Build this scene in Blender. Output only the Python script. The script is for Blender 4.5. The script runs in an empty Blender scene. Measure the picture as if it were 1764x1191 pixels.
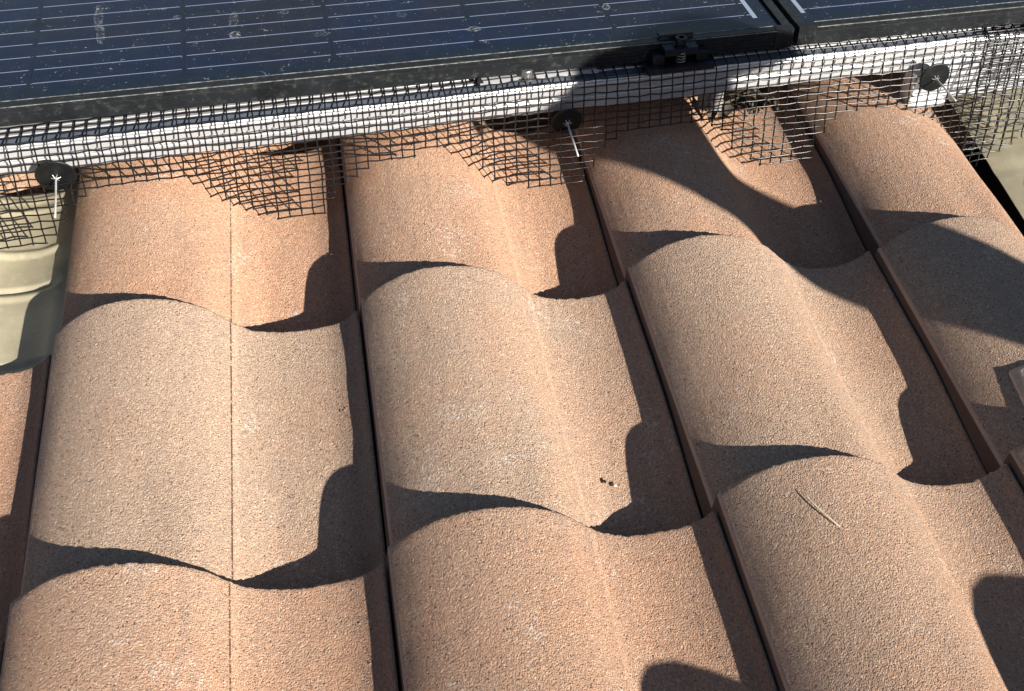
import bpy, math, random
from mathutils import Vector, Matrix, Euler, noise
PI = math.pi
random.seed(7)
scene = bpy.context.scene
# ------------------------------------------------------------------ set-up
# Everything is laid out in the frame of the roof slope (x along the courses, y down the slope,
# z normal to it, metres) and finally tilted by the pitch of the roof.
PITCH = math.radians(18)
T = Matrix.Translation((0, 0, 0)) @ Matrix.Rotation(-PITCH, 4, 'X')
roots = []

cam_d = bpy.data.cameras.new('camera')
cam = bpy.data.objects.new('camera', cam_d)
scene.collection.objects.link(cam)
cam_d.sensor_width = 36.0
cam_d.lens = 2.04869 * 36 / 1.764
cam_d.clip_start = 0.02
cam_d.clip_end = 500
cam.location = (0.11794, -0.9516, 0.83262)
cam.rotation_euler = (0.81735, -0.01308, -0.17085)
roots.append(cam)
scene.camera = cam

SUN_AZ, SUN_EL = math.radians(-58), math.radians(24)      # in the roof frame
S = Vector((math.cos(SUN_AZ) * math.cos(SUN_EL), math.sin(SUN_AZ) * math.cos(SUN_EL), math.sin(SUN_EL)))
Sw = (T.to_3x3() @ S).normalized()                           # towards the sun, in the world
sun_d = bpy.data.lights.new('sun', 'SUN')
sun_d.energy = 5.0
sun_d.angle = math.radians(0.53)
sun_d.color = (1.0, 0.94, 0.86)
sun = bpy.data.objects.new('sun', sun_d)
scene.collection.objects.link(sun)
sun.rotation_euler = Sw.to_track_quat('Z', 'Y').to_euler()
sun.location = (3, -6, 6)
world = bpy.data.worlds.new('World')
scene.world = world
world.use_nodes = True
wn = world.node_tree.nodes
wl = world.node_tree.links
bg = wn['Background']
sky = wn.new('ShaderNodeTexSky')
sky.sky_type = 'NISHITA'
sky.sun_disc = False
sky.sun_elevation = math.asin(Sw.z)
sky.sun_rotation = math.atan2(Sw.x, Sw.y)
sky.air_density = 1.0
sky.dust_density = 0.6
wl.new(sky.outputs[0], bg.inputs[0])
bg.inputs[1].default_value = 0.044
scene.view_settings.view_transform = 'Standard'
scene.view_settings.look = 'None'
scene.view_settings.gamma = 1
scene.view_settings.exposure = 0.86

# ------------------------------------------------------------------ helpers
def mesh_obj(name, V, F, mat, parent=None, smooth=True, uv=None, loc=None, flat_faces=None):
    m = bpy.data.meshes.new(name)
    m.from_pydata([tuple(v) for v in V], [], F)
    if uv is not None:
        l = m.uv_layers.new(name='UVMap')
        vi = [0] * len(m.loops)
        m.loops.foreach_get('vertex_index', vi)
        co = []
        for i in vi:
            co += [uv[i][0], uv[i][1]]
        l.data.foreach_set('uv', co)
    if smooth:
        sm = [True] * len(F)
        if flat_faces:
            for i in flat_faces:
                sm[i] = False
        m.polygons.foreach_set('use_smooth', sm)
    m.materials.append(mat)
    m.update()
    o = bpy.data.objects.new(name, m)
    scene.collection.objects.link(o)
    if parent:
        o.parent = parent
    else:
        roots.append(o)
    if loc:
        o.location = loc
    return o

def empty(name, loc=(0, 0, 0), rotz=0.0):
    o = bpy.data.objects.new(name, None)
    scene.collection.objects.link(o)
    o.empty_display_size = 0.02
    o.location = loc
    o.rotation_euler = (0, 0, rotz)
    roots.append(o)
    return o

def tag(o, label, cat, group=None):
    o['label'] = label
    o['category'] = cat
    if group:
        o['group'] = group
    return o

class MB:
    def __init__(s):
        s.V = []
        s.F = []
    def box(s, x0, x1, y0, y1, z0, z1, bev=0.0, M=None):
        b = bev
        n = len(s.V)
        if b <= 0:
            P = [(x, y, z) for z in (z0, z1) for y in (y0, y1) for x in (x0, x1)]
            Fs = [(0, 2, 3, 1), (4, 5, 7, 6), (0, 1, 5, 4), (2, 6, 7, 3), (0, 4, 6, 2), (1, 3, 7, 5)]
        else:
            P = []
            idx = {}
            for ix in (0, 1):
                for iy in (0, 1):
                    for iz in (0, 1):
                        X, Y, Z = (x0, x1)[ix], (y0, y1)[iy], (z0, z1)[iz]
                        sx, sy, sz = (b, -b)[ix], (b, -b)[iy], (b, -b)[iz]
                        for a in range(3):
                            idx[ix, iy, iz, a] = len(P)
                            P.append((X + (0 if a == 0 else sx), Y + (0 if a == 1 else sy), Z + (0 if a == 2 else sz)))
            Fs = []
            for v in (0, 1):
                q = [(v, 0, 0), (v, 1, 0), (v, 1, 1), (v, 0, 1)]
                f = [idx[c + (0,)] for c in q]
                Fs.append(tuple(f if v else f[::-1]))
                q = [(0, v, 0), (1, v, 0), (1, v, 1), (0, v, 1)]
                f = [idx[c + (1,)] for c in q]
                Fs.append(tuple(f[::-1] if v else f))
                q = [(0, 0, v), (1, 0, v), (1, 1, v), (0, 1, v)]
                f = [idx[c + (2,)] for c in q]
                Fs.append(tuple(f if v else f[::-1]))
            for c in idx:
                pass
            for ix in (0, 1):
                for iy in (0, 1):
                    for iz in (0, 1):
                        Fs.append((idx[ix, iy, iz, 0], idx[ix, iy, iz, 1], idx[ix, iy, iz, 2]))
            for i in (0, 1):
                for j in (0, 1):
                    Fs.append((idx[0, i, j, 1], idx[0, i, j, 2], idx[1, i, j, 2], idx[1, i, j, 1]))
                    Fs.append((idx[i, 0, j, 0], idx[i, 0, j, 2], idx[i, 1, j, 2], idx[i, 1, j, 0]))
                    Fs.append((idx[i, j, 0, 0], idx[i, j, 0, 1], idx[i, j, 1, 1], idx[i, j, 1, 0]))
        for p in P:
            p = Vector(p)
            if M is not None:
                p = M @ p
            s.V.append(p)
        s.F += [tuple(n + i for i in f) for f in Fs]
        return s
    def tube(s, pts, r, sides=5, cap=True, rads=None):
        n0 = len(s.V)
        k = len(pts)
        pts = [Vector(p) for p in pts]
        up = None
        for i, p in enumerate(pts):
            d = (pts[min(i + 1, k - 1)] - pts[max(i - 1, 0)])
            if d.length < 1e-9:
                d = Vector((0, 0, 1))
            d.normalize()
            if up is None:
                up = Vector((0, 0, 1)) if abs(d.z) < .8 else Vector((0, 1, 0))
            a = d.cross(up)
            if a.length < 1e-4:
                a = d.orthogonal()
            a.normalize()
            b = a.cross(d).normalized()
            rr = rads[i] if rads else r
            for j in range(sides):
                t = 2 * PI * j / sides
                s.V.append(p + a * (rr * math.cos(t)) + b * (rr * math.sin(t)))
        for i in range(k - 1):
            for j in range(sides):
                j2 = (j + 1) % sides
                s.F.append((n0 + i * sides + j, n0 + i * sides + j2, n0 + (i + 1) * sides + j2, n0 + (i + 1) * sides + j))
        if cap:
            s.F.append(tuple(n0 + j for j in range(sides))[::-1])
            s.F.append(tuple(n0 + (k - 1) * sides + j for j in range(sides)))
        return s
    def prism(s, poly, x0, x1, M=None, nx=1):
        """closed (y, z) polygon extruded along x"""
        n0 = len(s.V)
        k = len(poly)
        for i in range(nx + 1):
            x = x0 + (x1 - x0) * i / nx
            for (y, z) in poly:
                p = Vector((x, y, z))
                s.V.append(M @ p if M is not None else p)
        for i in range(nx):
            for j in range(k):
                j2 = (j + 1) % k
                s.F.append((n0 + i * k + j, n0 + (i + 1) * k + j, n0 + (i + 1) * k + j2, n0 + i * k + j2))
        s.F.append(tuple(n0 + j for j in range(k)))
        s.F.append(tuple(n0 + nx * k + j for j in range(k))[::-1])
        return s
    def lathe(s, prof, n=24, M=None, hexa=False):
        """(r, z) pairs revolved about z, ends closed when r == 0"""
        n0 = len(s.V)
        k = len(prof)
        for (r, z) in prof:
            for j in range(n):
                t = 2 * PI * j / n
                p = Vector((r * math.cos(t), r * math.sin(t), z))
                s.V.append(M @ p if M is not None else p)
        for i in range(k - 1):
            for j in range(n):
                j2 = (j + 1) % n
                s.F.append((n0 + i * n + j, n0 + i * n + j2, n0 + (i + 1) * n + j2, n0 + (i + 1) * n + j))
        return s
    def build(s, name, mat, parent=None, smooth=False, loc=None):
        return mesh_obj(name, s.V, s.F, mat, parent, smooth, loc=loc)

# ------------------------------------------------------------------ materials
def new_mat(name):
    m = bpy.data.materials.new(name)
    m.use_nodes = True
    nt = m.node_tree
    return m, nt, nt.nodes['Principled BSDF']

class NT:
    def __init__(s, nt):
        s.nt = nt
    def n(s, t, **kw):
        o = s.nt.nodes.new(t)
        for k, v in kw.items():
            setattr(o, k, v)
        return o
    def l(s, a, b):
        s.nt.links.new(a, b)
    def val(s, sock, v):
        if hasattr(v, 'is_output') or isinstance(v, bpy.types.NodeSocket):
            s.l(v, sock)
        else:
            sock.default_value = v
    def math(s, op, a, b=0.0, c=None, clamp=False):
        o = s.n('ShaderNodeMath', operation=op)
        o.use_clamp = clamp
        s.val(o.inputs[0], a)
        s.val(o.inputs[1], b)
        if c is not None:
            s.val(o.inputs[2], c)
        return o.outputs[0]
    def mix(s, f, a, b, mode='MIX'):
        o = s.n('ShaderNodeMix', data_type='RGBA', blend_type=mode)
        s.val(o.inputs['Factor'], f)
        s.val(o.inputs[6], a)
        s.val(o.inputs[7], b)
        return o.outputs[2]
    def noise(s, vec, scale, detail=2, rough=.5, dist=0.0):
        o = s.n('ShaderNodeTexNoise')
        s.val(o.inputs['Vector'], vec)
        o.inputs['Scale'].default_value = scale
        o.inputs['Detail'].default_value = detail
        o.inputs['Roughness'].default_value = rough
        o.inputs['Distortion'].default_value = dist
        return o.outputs['Fac']
    def voro(s, vec, scale, feature='F1', out='Distance'):
        o = s.n('ShaderNodeTexVoronoi', feature=feature)
        s.val(o.inputs['Vector'], vec)
        o.inputs['Scale'].default_value = scale
        return o.outputs[out]
    def ramp(s, f, stops):
        o = s.n('ShaderNodeValToRGB')
        s.val(o.inputs[0], f)
        e = o.color_ramp.elements
        while len(e) < len(stops):
            e.new(.5)
        for i, (p, c) in enumerate(stops):
            e[i].position = p
            e[i].color = c if len(c) == 4 else tuple(c) + (1,)
        return o.outputs[0]
    def step(s, f, a, b):
        o = s.n('ShaderNodeMapRange')
        o.interpolation_type = 'SMOOTHSTEP'
        s.val(o.inputs[0], f)
        o.inputs[1].default_value = a
        o.inputs[2].default_value = b
        o.inputs[3].default_value = 0
        o.inputs[4].default_value = 1
        return o.outputs[0]
    def bump(s, h, dist, strength=1.0, normal=None):
        o = s.n('ShaderNodeBump')
        o.inputs['Strength'].default_value = strength
        o.inputs['Distance'].default_value = dist
        s.val(o.inputs['Height'], h)
        if normal is not None:
            s.l(normal, o.inputs['Normal'])
        return o.outputs[0]
    def uv(s):
        return s.n('ShaderNodeUVMap', uv_map='UVMap').outputs[0]
    def obj(s, offset=True):
        tc = s.n('ShaderNodeTexCoord').outputs['Object']
        if not offset:
            return tc
        oi = s.n('ShaderNodeObjectInfo')
        r = s.math('MULTIPLY', oi.outputs['Random'], 37.0)
        c = s.n('ShaderNodeCombineXYZ')
        s.l(r, c.inputs[0])
        s.l(r, c.inputs[1])
        va = s.n('ShaderNodeVectorMath', operation='ADD')
        s.l(tc, va.inputs[0])
        s.l(c.outputs[0], va.inputs[1])
        return va.outputs[0]

def tile_material():
    m, nt, b = new_mat('sanded_concrete_tile')
    g = NT(nt)
    P = g.obj()
    oi = g.n('ShaderNodeObjectInfo')
    sep = g.n('ShaderNodeSeparateColor')
    g.l(oi.outputs['Color'], sep.inputs[0])
    grey, dark, line = sep.outputs[0], sep.outputs[1], sep.outputs[2]
    su = g.n('ShaderNodeSeparateXYZ')
    g.l(g.uv(), su.inputs[0])
    u, v = su.outputs[0], su.outputs[1]
    # clay orange and weathered grey-tan, blended per tile and by large soft patches; greyer at the nose and on the crest
    lo = g.noise(P, 9, 3, .55)
    mid = g.noise(P, 38, 3, .6)
    crest = g.math('SUBTRACT', 1.0, g.step(g.math('ABSOLUTE', g.math('ADD', u, .105)), .02, .11))
    f = g.math('ADD', grey, g.math('MULTIPLY', g.math('SUBTRACT', lo, .5), 1.15))
    f = g.math('ADD', f, g.math('MULTIPLY', g.math('SUBTRACT', mid, .5), .6))
    f = g.math('ADD', f, g.math('MULTIPLY', crest, .16))
    nose = g.math('SUBTRACT', 1.0, g.step(v, .0, .10))
    f = g.math('ADD', f, g.math('MULTIPLY', nose, .12))
    f = g.math('MINIMUM', g.math('MAXIMUM', f, 0.0), 1.0)
    base = g.mix(f, (.505, .306, .202, 1), (.450, .330, .246, 1))
    # grains
    gr = g.voro(P, 760, 'F1', 'Color')
    gs = g.n('ShaderNodeSeparateColor')
    g.l(gr, gs.inputs[0])
    r1 = gs.outputs[0]
    lum = g.ramp(r1, [(0, (.74, .72, .70)), (.35, (.93, .92, .91)), (.7, (1.04, 1.03, 1.01)), (1.0, (1.24, 1.22, 1.16))])
    base = g.mix(1.0, base, lum, 'MULTIPLY')
    pale = g.step(gs.outputs[1], .93, .985)
    base = g.mix(g.math('MULTIPLY', pale, .55), base, (.80, .66, .47, 1))
    blk = g.step(g.math('SUBTRACT', 1.0, gs.outputs[2]), .965, .99)
    base = g.mix(g.math('MULTIPLY', blk, .8), base, (.06, .045, .038, 1))
    # groove arris: smoother, paler moulding line beside the groove, with a hairline crack in it
    au = g.math('ABSOLUTE', g.math('SUBTRACT', g.math('ADD', u, g.math('MULTIPLY', g.math('SUBTRACT', mid, .5), .004)), .002))
    arris = g.math('SUBTRACT', 1.0, g.step(au, .0012, .0042))
    base = g.mix(g.math('MULTIPLY', arris, .05), base, (.60, .41, .285, 1))
    edge_highlight = g.math('SUBTRACT', 1.0, g.step(g.math('ADD', u, .1762), .0008, .0024))  # highlight along the top edge of the flank, painted as a pale line
    base = g.mix(g.math('MULTIPLY', edge_highlight, .85), base, (.66, .46, .34, 1))
    crack = g.math('SUBTRACT', 1.0, g.step(g.math('ABSOLUTE', g.math('ADD', u, .0022)), .0003, .0009))
    crack = g.math('MULTIPLY', g.math('MULTIPLY', crack, line), g.step(g.noise(P, 260, 2), .33, .5))
    base = g.mix(crack, base, (.09, .04, .025, 1))
    # whitish lime / bird specks with their own shape
    w1 = g.noise(P, 17, 2, .5)
    w2 = g.noise(P, 210, 4, .7)
    spl = g.math('MULTIPLY', g.step(w1, .61, .70), g.step(w2, .53, .64))
    base = g.mix(g.math('MULTIPLY', spl, .62), base, (.72, .68, .62, 1))
    mp = g.n('ShaderNodeMapping')
    mp.inputs['Scale'].default_value = (70, 7, 70)
    g.l(P, mp.inputs['Vector'])
    run = g.step(g.noise(mp.outputs[0], 1.0, 4, .6), .52, .75)
    base = g.mix(g.math('MULTIPLY', run, .26), base, (.24, .19, .16, 1))
    lich = g.math('MULTIPLY', g.step(g.noise(P, 95, 4, .65), .64, .70), g.step(g.noise(P, 13, 2), .50, .62))
    base = g.mix(g.math('MULTIPLY', lich, .38), base, (.13, .11, .095, 1))
    # dirt in the water channel
    chan = g.math('MULTIPLY', g.step(u, .085, .112), .40)
    base = g.mix(chan, base, (.15, .10, .08, 1))
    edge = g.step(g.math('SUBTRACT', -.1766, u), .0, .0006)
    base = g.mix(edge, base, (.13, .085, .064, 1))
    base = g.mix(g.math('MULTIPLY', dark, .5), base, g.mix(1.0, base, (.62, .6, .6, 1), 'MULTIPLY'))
    g.l(base, b.inputs['Base Color'])
    b.inputs['Roughness'].default_value = .88
    b.inputs['Specular IOR Level'].default_value = .25
    b.inputs['Diffuse Roughness'].default_value = 1.0
    h1 = g.noise(P, 520, 3, .62)
    h2 = g.voro(P, 760)
    h3 = g.noise(P, 120, 2, .5)
    h = g.math('ADD', g.math('MULTIPLY', h1, 1.0), g.math('MULTIPLY', h2, -.55))
    h = g.math('ADD', h, g.math('MULTIPLY', h3, .55))
    h = g.math('MULTIPLY', h, g.math('SUBTRACT', 1.0, g.math('MAXIMUM', g.math('MULTIPLY', arris, .22), g.math('MULTIPLY', edge, .75))))
    g.l(g.bump(h, .0023, .95), b.inputs['Normal'])
    return m
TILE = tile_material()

def simple(name, col, rough=.5, metal=0.0, nscale=60, namp=.15, bump=0.0, bscale=300, spec=.5, dust=None, dustamt=.0, dscale=90):
    m, nt, b = new_mat(name)
    g = NT(nt)
    P = g.obj()
    n = g.noise(P, nscale, 4, .6)
    c = tuple(x * (1 - namp) for x in col) + (1,)
    c2 = tuple(min(1, x * (1 + namp)) for x in col) + (1,)
    base = g.mix(g.step(n, .3, .7), c, c2)
    if dust:
        d = g.math('MULTIPLY', g.step(g.noise(P, dscale, 5, .7), .52, .72), dustamt)
        base = g.mix(d, base, dust + (1,))
        s = g.step(g.noise(P, 420, 2, .5), .70, .76)
        base = g.mix(g.math('MULTIPLY', s, min(1, dustamt * 1.6)), base, tuple(min(1, x * 1.8) for x in dust) + (1,))
    g.l(base, b.inputs['Base Color'])
    b.inputs['Metallic'].default_value = metal
    g.l(g.math('ADD', rough - .07, g.math('MULTIPLY', n, .14)), b.inputs['Roughness'])
    b.inputs['Specular IOR Level'].default_value = spec
    if bump > 0:
        g.l(g.bump(g.noise(P, bscale, 3, .6), bump, 1.0), b.inputs['Normal'])
    return m

def rail_material():
    m, nt, b = new_mat('mill_aluminium')
    g = NT(nt)
    P = g.obj(False)
    mp = g.n('ShaderNodeMapping')
    mp.inputs['Scale'].default_value = (4, 900, 900)
    g.l(P, mp.inputs['Vector'])
    st = g.noise(mp.outputs[0], 1.0, 3, .6)
    n = g.noise(P, 30, 4, .65)
    base = g.mix(g.step(n, .35, .7), (.72, .72, .72, 1), (.69, .685, .675, 1))
    sm = g.step(g.noise(P, 160, 4, .7), .64, .74)
    base = g.mix(g.math('MULTIPLY', sm, .12), base, (.42, .38, .32, 1))
    g.l(base, b.inputs['Base Color'])
    b.inputs['Metallic'].default_value = .55
    g.l(g.math('ADD', .30, g.math('MULTIPLY', n, .2)), b.inputs['Roughness'])
    g.l(g.bump(st, .00006, 1.0), b.inputs['Normal'])
    return m

SPOTS = [(.8006, .1900, .0055, .030, .45), (.7970, .1440, .0050, .022, .55), (.6452, .1530, .006, .018, .40), (.6454, .1160, .0070, .008, .95), (.5849, .1600, .006, .005, .45), (.7100, .1720, .005, .004, .6),
         (.5468, .0991, .010, .006, .35), (.371, .0767, .009, .006, .85), (.4482, .1273, .007, .006, .35), (.2026, .0998, .005, .007, .8), (.560, .190, .006, .004, .8), (.10, .12, .004, .004, .6)]
def panel_material():
    m, nt, b = new_mat('solar_cells_under_glass')
    g = NT(nt)
    s = g.n('ShaderNodeSeparateXYZ')
    g.l(g.uv(), s.inputs[0])
    U, V = s.outputs[0], s.outputs[1]          # metres from the right front corner of the glass
    P = g.obj(False)
    a = g.math('DIVIDE', g.math('SUBTRACT', U, .0415), .1655)
    c = g.math('DIVIDE', g.math('SUBTRACT', V, .0335), .1485)
    fa, fc = g.math('FRACT', a), g.math('FRACT', c)
    da = g.math('MULTIPLY', g.math('MINIMUM', fa, g.math('SUBTRACT', 1.0, fa)), .1655)
    dc = g.math('MULTIPLY', g.math('MINIMUM', fc, g.math('SUBTRACT', 1.0, fc)), .1485)
    ina = g.step(a, -.004, .004)
    inc = g.step(c, -.004, .004)
    inside = g.math('MULTIPLY', ina, inc)
    # chamfered cell corners
    corner = g.math('LESS_THAN', g.math('ADD', da, dc), .0115)
    gap = g.math('MAXIMUM', g.math('LESS_THAN', da, .0012), g.math('LESS_THAN', dc, .0014))
    gap = g.math('MAXIMUM', gap, corner)
    n1 = g.noise(P, 5, 3, .6)
    n2 = g.noise(P, 40, 3, .6)
    spotn = g.noise(P, 210, 4, .6)
    spot2 = g.noise(P, 420, 3, .6)
    cellid = g.n('ShaderNodeTexWhiteNoise', noise_dimensions='2D')
    cv = g.n('ShaderNodeCombineXYZ')
    g.l(g.math('FLOOR', a), cv.inputs[0])
    g.l(g.math('FLOOR', c), cv.inputs[1])
    g.l(cv.outputs[0], cellid.inputs[0])
    cell = g.mix(g.step(n1, .35, .65), (.003, .010, .036, 1), (.010, .008, .015, 1))
    cell = g.mix(g.math('MULTIPLY', cellid.outputs[0], .35), cell, (.006, .007, .014, 1))
    fing = g.math('LESS_THAN', g.math('FRACT', g.math('MULTIPLY', U, 1 / .0019)), .20)
    cell = g.mix(g.math('MULTIPLY', fing, .25), cell, (.05, .07, .15, 1))
    back = (.006, .009, .018, 1)
    col = g.mix(gap, cell, back)
    bb = g.math('ABSOLUTE', g.math('SUBTRACT', g.math('FRACT', g.math('MULTIPLY', fc, 5)), .5))
    bus = g.math('LESS_THAN', g.math('MULTIPLY', bb, .0297), .00062)
    notgap = g.math('SUBTRACT', 1.0, g.math('LESS_THAN', da, .0032))
    bus = g.math('MULTIPLY', bus, notgap)
    col = g.mix(g.math('MULTIPLY', bus, .95), col, (.30, .36, .50, 1))
    fade = (.007, .013, .026, 1)
    col = g.mix(inside, fade, col)
    # cross ribbon beyond the last cell
    rib = g.math('MULTIPLY', g.math('LESS_THAN', g.math('ABSOLUTE', g.math('SUBTRACT', U, .0335)), .0028), g.step(V, .0395, .0400))
    col = g.mix(rib, col, (.30, .35, .44, 1))
    busx = g.math('MULTIPLY', g.math('MULTIPLY', g.math('LESS_THAN', g.math('MULTIPLY', bb, .0297), .00062), g.math('GREATER_THAN', U, .034)), g.math('GREATER_THAN', c, 0.0))
    col = g.mix(g.math('MULTIPLY', busx, g.math('SUBTRACT', 1.0, ina)), col, (.30, .36, .50, 1))
    # dust film, drying marks and droppings lying on the glass
    film = g.math('MULTIPLY', g.step(n2, .35, .8), .012)
    nearlip = g.math('SUBTRACT', 1.0, g.step(V, .0, .022))
    film = g.math('ADD', film, g.math('MULTIPLY', nearlip, .07))
    sp = g.step(g.noise(P, 330, 3, .55), .685, .74)
    sp2 = g.math('MULTIPLY', g.step(g.noise(P, 75, 4, .7), .64, .70), g.step(g.noise(P, 420, 3), .45, .6))
    dirt = g.math('MAXIMUM', g.math('MULTIPLY', sp, .55), g.math('MULTIPLY', sp2, .6))
    rs = g.math('ABSOLUTE', g.math('SUBTRACT', g.voro(P, 14), .13))
    rg = g.math('MULTIPLY', g.math('LESS_THAN', rs, .012), g.step(g.noise(P, 11, 1), .55, .62))
    dirt = g.math('MAXIMUM', dirt, g.math('MULTIPLY', rg, .16))
    for (cu, cv, ru, rv, st) in SPOTS:
        du = g.math('DIVIDE', g.math('SUBTRACT', U, cu), ru)
        dv = g.math('DIVIDE', g.math('SUBTRACT', V, cv), rv)
        d = g.math('ADD', g.math('MULTIPLY', du, du), g.math('MULTIPLY', dv, dv))
        d = g.math('ADD', d, g.math('MULTIPLY', g.math('SUBTRACT', spotn, .5), 2.6))
        ring = g.math('SUBTRACT', 1.0, g.step(g.math('ABSOLUTE', g.math('SUBTRACT', d, .75)), .12, .45))
        core = g.math('SUBTRACT', 1.0, g.step(d, .1, .4))
        dirt = g.math('MAXIMUM', dirt, g.math('MULTIPLY', g.math('MULTIPLY', g.math('MAXIMUM', g.math('MULTIPLY', ring, .8), g.math('MULTIPLY', core, .4)), g.step(spot2, .40, .62)), st * .8))
    dirt = g.math('MINIMUM', g.math('ADD', dirt, film), 1.0)
    col = g.mix(dirt, col, (.50, .52, .52, 1))
    g.l(col, b.inputs['Base Color'])
    g.l(g.math('ADD', .22, g.math('MULTIPLY', dirt, .5)), b.inputs['Roughness'])
    b.inputs['IOR'].default_value = 1.45
    b.inputs['Specular IOR Level'].default_value = .32
    return m

RAIL = rail_material()
PANEL = panel_material()
FRAME = simple('black_anodised_frame', (.015, .017, .019), .40, .3, 25, .3, .0001, 500, .5, (.28, .30, .27), .16, 110)
PALE_LINE = simple('pale_seal_and_painted_glint', (.22, .23, .22), .6, .2, 160, .6)
CLAMP = simple('black_anodised_clamp', (.012, .014, .019), .38, .3, 60, .3, .00008, 600, .5, (.2, .22, .25), .06)
WIRE = simple('black_coated_wire', (.008, .008, .009), .25, .0, 90, .3, 0, 300, .5, (.25, .22, .18), .04, 150)
DISC = simple('black_plastic_washer', (.006, .007, .0075), .42, .0, 50, .3, .00008, 300, .35, (.12, .13, .12), .04)
PIN = simple('bright_galvanised_pin', (.80, .79, .74), .35, .6, 60, .15)
BOLT = simple('stainless_bolt', (.36, .35, .33), .32, .8, 200, .2, .00008, 900)
DARKBOLT = simple('black_oxide_bolt', (.03, .032, .036), .35, .7, 200, .2)
ALU = simple('bright_aluminium_plate', (.78, .79, .80), .42, .4, 30, .08, .00005, 500, .5, (.35, .33, .28), .10)
STEEL = simple('olive_painted_steel', (.41, .365, .25), .42, .0, 14, .16, .00012, 60, .5, (.60, .58, .48), .30, 60)
UNDER = simple('dark_roof_underlay', (.035, .032, .03), .9, 0, 30, .3, .0005, 200)
CEMENT = simple('grey_cement_patch', (.46, .345, .26), .9, 0, 40, .22, .0006, 420, .2, (.55, .52, .46), .2)
BATTEN = simple('weathered_timber_batten', (.20, .15, .10), .85, 0, 30, .25, .0005, 200)
LEAF = simple('dry_brown_leaf', (.05, .038, .022), .7, 0, 80, .45, .0003, 300)
TWIG = simple('pale_dry_straw', (.72, .60, .42), .7, 0, 200, .3)
GROUND = simple('dry_garden_ground', (.16, .15, .10), .95, 0, .6, .35, .02, 4)
WALLM = simple('rendered_house_wall', (.45, .42, .36), .9, 0, 6, .1, .002, 60)
CLOTH = simple('dark_work_jacket_cloth', (.05, .06, .09), .9, 0, 20, .3, .001, 200)
SKIN = simple('skin', (.50, .30, .21), .6, 0, 20, .1)
HAIR = simple('dark_hair', (.03, .022, .018), .7, 0, 50, .3)

# ------------------------------------------------------------------ roof tile shape
KN = [(-.1762, .0115), (-.166, .0202), (-.155, .0282), (-.140, .0362), (-.125, .0414), (-.110, .0446), (-.095, .0457), (-.078, .0447),
      (-.062, .0415), (-.047, .0365), (-.034, .0302), (-.022, .0222), (-.012, .0130), (-.005, .0058), (0, .0010),
      (.006, -.0042), (.014, -.0092), (.026, -.0142), (.040, -.0178), (.055, -.0190), (.070, -.0186), (.084, -.0168),
      (.096, -.0134), (.105, -.0092), (.1100, -.0050), (.1130, -.0004), (.1165, .0012)]
def prof(u):
    if u <= KN[0][0]:
        return KN[0][1]
    for i in range(len(KN) - 1):
        if u <= KN[i + 1][0]:
            (a, za), (b, zb) = KN[i], KN[i + 1]
            t = (u - a) / (b - a)
            zm = KN[i - 1] if i > 0 else (2 * a - b, 2 * za - zb)
            zp = KN[i + 2] if i + 2 < len(KN) else (2 * b - a, 2 * zb - za)
            m0 = (zb - zm[1]) / (b - zm[0]) * (b - a)
            m1 = (zp[1] - za) / (zp[0] - a) * (b - a)
            return (2 * t**3 - 3 * t**2 + 1) * za + (t**3 - 2 * t**2 + t) * m0 + (-2 * t**3 + 3 * t**2) * zb + (t**3 - t**2) * m1
    return KN[-1][1]
GAUGE, STEPZ, TLEN = .3289, .0205, .405
def tilt(v):
    return -STEPZ * v / GAUGE

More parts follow.
